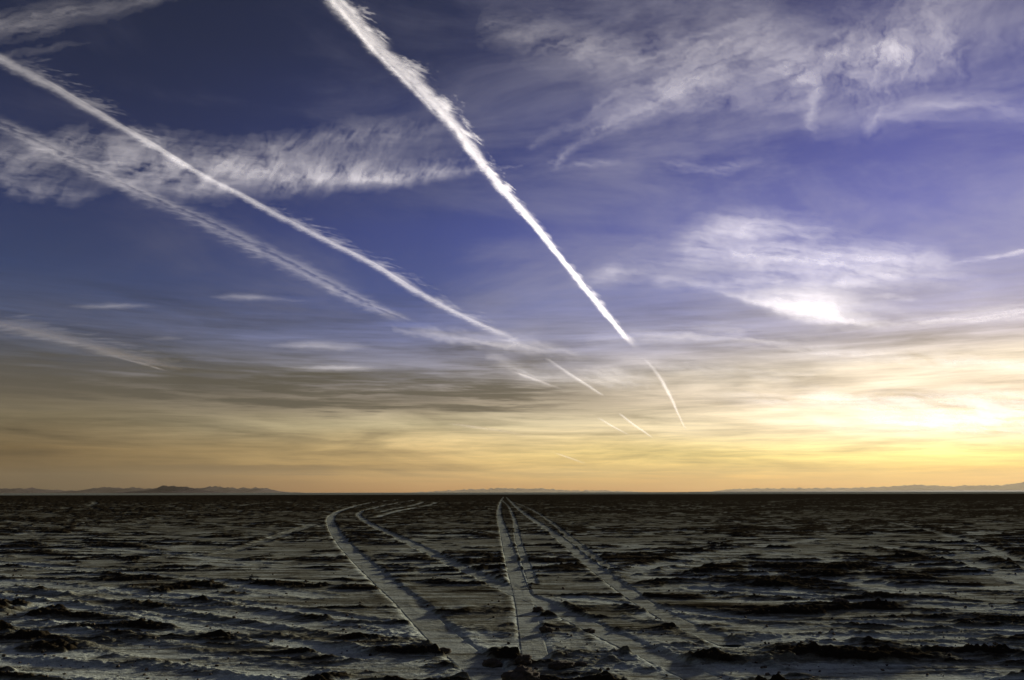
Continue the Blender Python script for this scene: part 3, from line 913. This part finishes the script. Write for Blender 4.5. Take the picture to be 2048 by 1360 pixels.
def paint_join(x, y):
    d = stroke(x, y, [(790, 660, 10, 8, .15), (880, 672, 14, 10, .5), (960, 684, 18, 12, .6), (1030, 690, 22, 18, .8), (1100, 700, 18, 16, .4), (1180, 712, 8, 8, .1)])
    d += stroke(x, y, [(980, 720, 14, 10, .3), (1040, 742, 12, 12, .6), (1120, 755, 16, 12, .35), (1220, 762, 16, 12, .5), (1300, 775, 14, 10, .2)])
    d += stroke(x, y, [(1160, 740, 10, 10, .2), (1230, 745, 16, 14, .55), (1310, 760, 10, 10, .2)])
    n = streaks(x, y, -14, 90, 10, 71)
    return d * np.clip(0.8 + 0.9 * n, 0.03, 2.0) - 0.02


cloud('cirrus_cloud', (720, 620, 1400, 810), 2.0, paint_join,
      'cream smear of cloud where the contrails thin out low in the middle', seed=9, amp=.55)

def paint_cream(x, y):
    d = stroke(x, y, [(1180, 680, 12, 12, .1), (1330, 672, 20, 18, .35), (1470, 672, 22, 20, .45), (1560, 690, 20, 22, .5), (1680, 705, 18, 18, .55), (1850, 722, 22, 18, .6), (2140, 735, 24, 18, .6)])
    d += stroke(x, y, [(1250, 720, 14, 14, .1), (1400, 738, 22, 18, .35), (1560, 752, 14, 12, .3), (1650, 745, 10, 8, .1)])
    d += stroke(x, y, [(1400, 792, 14, 12, .1), (1560, 798, 22, 18, .6), (1720, 800, 24, 22, .8), (1900, 806, 26, 26, 1.0), (2140, 810, 30, 30, 1.1)])
    d += stroke(x, y, [(1500, 842, 10, 10, .1), (1700, 846, 20, 16, .6), (1900, 846, 30, 24, 1.2), (2140, 846, 34, 26, 1.4)])
    n = streaks(x, y, -4, 210, 11, 77, 6, .62, .3)
    p = streaks(x, y, -8, 110, 26, 78)
    return d * np.clip(0.60 + 0.9 * n + 1.0 * p, 0.02, 2.2) - 0.02


cloud('stratus_cloud', (1100, 630, 2220, 900), 2.2, paint_cream,
      'broad layered cream cloud over the bright horizon at the right', seed=10, warp=.7, amp=.8)

# ---- contrails: a sheaf of thin ribbons through one axis, ragged on the windward side
def contrail(pts, label, amp=1.0, side=0.6, core=0.0, ragged=1.0, split=0.0, seed=0, puff_range=None, nt=None, spread=0.33, thin_fill=0.0, reach=2.1, group='aircraft contrails'):
    """pts rows: x, y in the photograph, half width there, thickness"""
    s = spline(pts, 14)
    # resample evenly in the picture, 1.6 px
    seg = np.hypot(np.diff(s[:, 0]), np.diff(s[:, 1])); L = np.concatenate([[0], np.cumsum(seg)])
    ns = max(int(L[-1] / 1.7), 12)
    S = np.linspace(0, L[-1], ns)
    cx, cy, hw, am = (np.interp(S, L, s[:, i]) for i in range(4))
    wob = 0.10 * hw * pnoise(S / 45.0, S * 0 + seed, 500 + seed) * 2 + 0.10 * hw * pnoise(S / 17.0, S * 0 + seed, 510 + seed) * 2
    tx, ty = np.gradient(cx), np.gradient(cy); tl = np.hypot(tx, ty)
    nx, ny = ty / tl, -tx / tl                     # across, pointing up in the sky
    A = on_plane(cx, cy, ALT)
    axis = np.gradient(A, axis=0); axis /= np.linalg.norm(axis, axis=1, keepdims=True)
    across = np.cross(axis, np.array([0, 0, 1.0])); across /= np.linalg.norm(across, axis=1, keepdims=True)
    dist = np.linalg.norm(A, axis=1)
    # metres across per photograph pixel measured square to the trail
    e1 = A + across * 50.0
    cmat = RM
    def proj(Q):
        q = (Q - np.array([0, 0, CAM_H])) @ cmat
        return np.stack([W0 / 2 + FPX * q[:, 0] / -q[:, 2], H0 / 2 - FPX * q[:, 1] / -q[:, 2]], -1)
    dp = (proj(e1) - proj(A)) / 50.0
    perp = dp[:, 0] * nx + dp[:, 1] * ny
    sgn = np.sign(np.median(perp))
    m_per_px = 1.0 / np.maximum(np.abs(perp), 1e-4)
    nt = nt or int(np.clip(hw.max() * 2 * reach / 1.6, 9, 120))
    tt = np.linspace(-reach, reach, nt)
    root = bpy.data.objects.new('contrail', None)
    root.location = tuple(A[len(A) // 2]); COL.objects.link(root)
    tag(root, label, 'contrail', group)
    def lit(r):
        q = np.cross(axis, across * sgn * math.cos(r) + np.array([0, 0, 1.0]) * math.sin(r))
        return float(np.mean(np.abs(q @ np.array(SUN_DIR))))
    lean = 1.0 if lit(0.5) > lit(-0.5) else -1.0
    for k, roll in enumerate((0.0, 16.0 * lean, 30.0 * lean)):
        T = np.repeat(tt[None, :], ns, 0); SS = np.repeat(S[:, None], nt, 1)
        HW = hw[:, None]
        PXo = T * HW                                   # offset in photograph pixels
        e = T + wob[:, None] / HW
        sd = seed * 13 + k * 0
        wv = fbm(SS / (16 + 0 * HW), PXo / 16.0, 520 + sd, 4, 0.6)
        fine = fbm(SS / 6.0, PXo / 7.0, 530 + sd, 3, 0.6)
        e2 = e + ragged * (0.22 * wv + 0.10 * fine)
        c = np.exp(-(np.abs(e2 - core) / 0.62) ** 2.6)
        th = c * (0.85 + 0.45 * wv + 0.25 * fine)
        if split:
            th = th * (1 - split * np.exp(-((e2 - 0.05 - 0.25 * pnoise(SS / 120.0, SS * 0, 540 + sd)) / 0.22) ** 2))
        if side:
            pr = 1.0
            if puff_range is not None:
                pr = np.zeros_like(SS)
                vary = np.clip(0.72 + 1.5 * pnoise(SS / 55.0, SS * 0 + 2, 560 + seed) + 0.8 * pnoise(SS / 21.0, SS * 0 + 5, 565 + seed), 0.0, 1.25)
                for a, b, g in puff_range:
                    pr = np.maximum(pr, g * sstep(a - 25, a + 25, CXX(cx)[:, None]) * sstep(b + 25, b - 25, CXX(cx)[:, None]))
            tuv = 1.0 if puff_range is None else vary
            bl = fbm(SS / 19.0 - T * 0.25, PXo / 17.0, 550 + sd, 4, 0.6) + 0.22 * fbm(SS / 6.0, PXo / 6.0, 555 + sd, 2, 0.6)
            tu = np.clip(e - core, 0, None)
            pf = sstep(0.0, 0.45, 0.50 * tuv + bl * 0.9 - spread * tu) * sstep(0.15, 0.5, tu) * sstep(reach, reach * 0.62, T)
            th = np.maximum(th, side * pf * pr)
        if thin_fill:
            th = np.maximum(th, thin_fill * np.exp(-(np.abs(e2) / 1.0) ** 4) * (0.7 + 0.6 * wv))
        th = th * am[:, None] * amp
        endf = np.clip(np.minimum(S, S[-1] - S) / max(6.0, 0.06 * S[-1]), 0, 1)[:, None]
        th = np.clip(th * sstep(0, 1, endf), 0, None) / 2.2
        rr = math.radians(roll)
        dirv = across * sgn * math.cos(rr) + np.array([0, 0, 1.0]) * math.sin(rr)
        dq = (proj(A + dirv * 40.0) - proj(A)) / 40.0
        off = PXo / np.maximum(np.abs(dq[:, 0] * nx + dq[:, 1] * ny), 0.7 / m_per_px)[:, None]
        P = A[:, None, :] + dirv[:, None, :] * off[..., None]
        P[..., 2] += 30 * (k - 1)
        F = grid_faces(ns, nt)
        tf = th.ravel()[F].max(1)
        F = F[tf > 0.006]
        if not len(F):
            continue
        used, inv = np.unique(F, return_inverse=True)
        Pl = P.reshape(-1, 3)[used] - np.array(root.location)
        mesh_np('vapour_ribbon', Pl, inv.reshape(F.shape), M_TRAIL, parent=root, attrs={'thickness': th.ravel()[used]})
    return root


def CXX(c):
    return c


contrail([(630, -50, 21, .42), (690, 20, 21, .46), (765, 100, 20.5, .5), (850, 182, 19, .57), (915, 258, 16, .68), (962, 322, 14, .8), (1010, 382, 11, 1.0), (1060, 437, 9, 1.2), (1110, 500, 7.5, 1.4), (1160, 562, 7.5, 1.5), (1205, 617, 7.5, 1.4), (1240, 660, 7.5, 1.1), (1262, 685, 6, .6), (1280, 703, 5, .3)],
         'thick white puffy-edged contrail slanting down from the top middle', amp=2.4, side=.8, core=-0.1, split=0.3, ragged=1.9, seed=1, puff_range=[(-100, 1040, 1.0), (1040, 1300, .35)], reach=2.6)
contrail([(655, -10, 5, .2), (690, 32, 6, .5), (745, 98, 6, .6), (800, 153, 6, .6), (845, 200, 5, .5), (880, 240, 4, .2)],
         'thin detached strand along the lower side of the thick white contrail', amp=1.0, side=0, ragged=2.4, seed=14)
contrail([(1288, 716, 3.5, .3), (1312, 744, 4.5, .5), (1328, 768, 5, 1.0), (1343, 798, 4, .9), (1355, 825, 2.6, .8), (1363, 842, 2, .6), (1373, 862, 1.6, .4)],
         'bright broken tail piece below the thick white contrail', amp=.8, side=.2, ragged=1.8, seed=2)
contrail([(-50, 80, 17, .5), (0, 112, 17, .6), (100, 166, 15, .65), (200, 226, 12, .8), (300, 284, 10, .95), (400, 345, 9, 1), (480, 386, 9, 1), (555, 427, 9, 1), (650, 476, 9, 1.15), (740, 522, 9.5, 1.2), (820, 572, 10, 1.2), (900, 616, 9, 1.2), (960, 646, 8, 1.2), (1010, 668, 10, .9), (1060, 694, 9, .4)],
         'long white contrail from the left edge above its fainter neighbour', amp=.85, side=.5, core=-.25, ragged=1.9, seed=3, puff_range=[(20, 330, .9), (520, 960, 1.0)], reach=3.6, spread=.2)
contrail([(-50, 222, 26, .5), (0, 246, 26, .55), (100, 296, 24, .6), (200, 346, 21, .6), (300, 393, 19, .65), (400, 436, 22, .6), (500, 486, 24, .65), (600, 537, 23, .7), (700, 590, 19, .8), (780, 628, 15, .85), (830, 648, 9, .4)],
         'faint double-stranded contrail below the long white one', amp=.75, side=.0, split=.97, thin_fill=.16, ragged=2.2, seed=4)
contrail([(-50, 640, 21, .6), (20, 652, 21, .8), (90, 668, 20, .9), (160, 687, 16, .9), (240, 708, 13, .8), (310, 725, 10, .6), (375, 741, 5, .2)],
         'short dim contrail low at the left edge', amp=.5, side=.5, ragged=2.0, seed=5)
contrail([(215, 708, 2.5, .2), (260, 720, 3, .5), (300, 731, 3, .5), (335, 742, 2, .1)],
         'hair-thin contrail line under the short dim one', amp=1.0, side=0, ragged=.4, seed=6)
contrail([(1090, 714, 5, .2), (1125, 738, 5, .7), (1165, 764, 5, 1.0), (1207, 792, 3.5, .6)],
         'small bright contrail piece in line with the long white contrail', amp=.7, side=0, ragged=1.3, seed=7)
contrail([(1238, 826, 3, .6), (1262, 845, 3.2, 1), (1285, 861, 3, 1), (1306, 876, 2, .4)],
         'short crisp contrail dash above the right of the middle ruts', amp=.8, side=0, ragged=1.2, seed=8)
contrail([(1195, 834, 2.5, .3), (1225, 852, 2.8, .8), (1258, 870, 2, .3)],
         'short soft contrail dash left of the crisp one', amp=1.0, side=0, ragged=.5, seed=9)
contrail([(900, 846, 2.5, .3), (945, 853, 3, .8), (1000, 861, 2.5, .5), (1060, 872, 2, .2)],
         'long pale thread of contrail low in the middle sky', amp=1.0, side=0, ragged=.5, seed=10)
contrail([(1110, 905, 2.5, .2), (1135, 914, 3, .8), (1170, 927, 2, .3)],
         'tiny pale contrail scrap just above the middle ridge', amp=.9, side=0, ragged=.5, seed=11)
contrail([(1025, 742, 4, .3), (1060, 755, 5, .8), (1095, 768, 4, .5), (1130, 780, 3, .1)],
         'cream contrail scrap beside the dark cloud bank', amp=1.0, side=0, ragged=.8, seed=12)
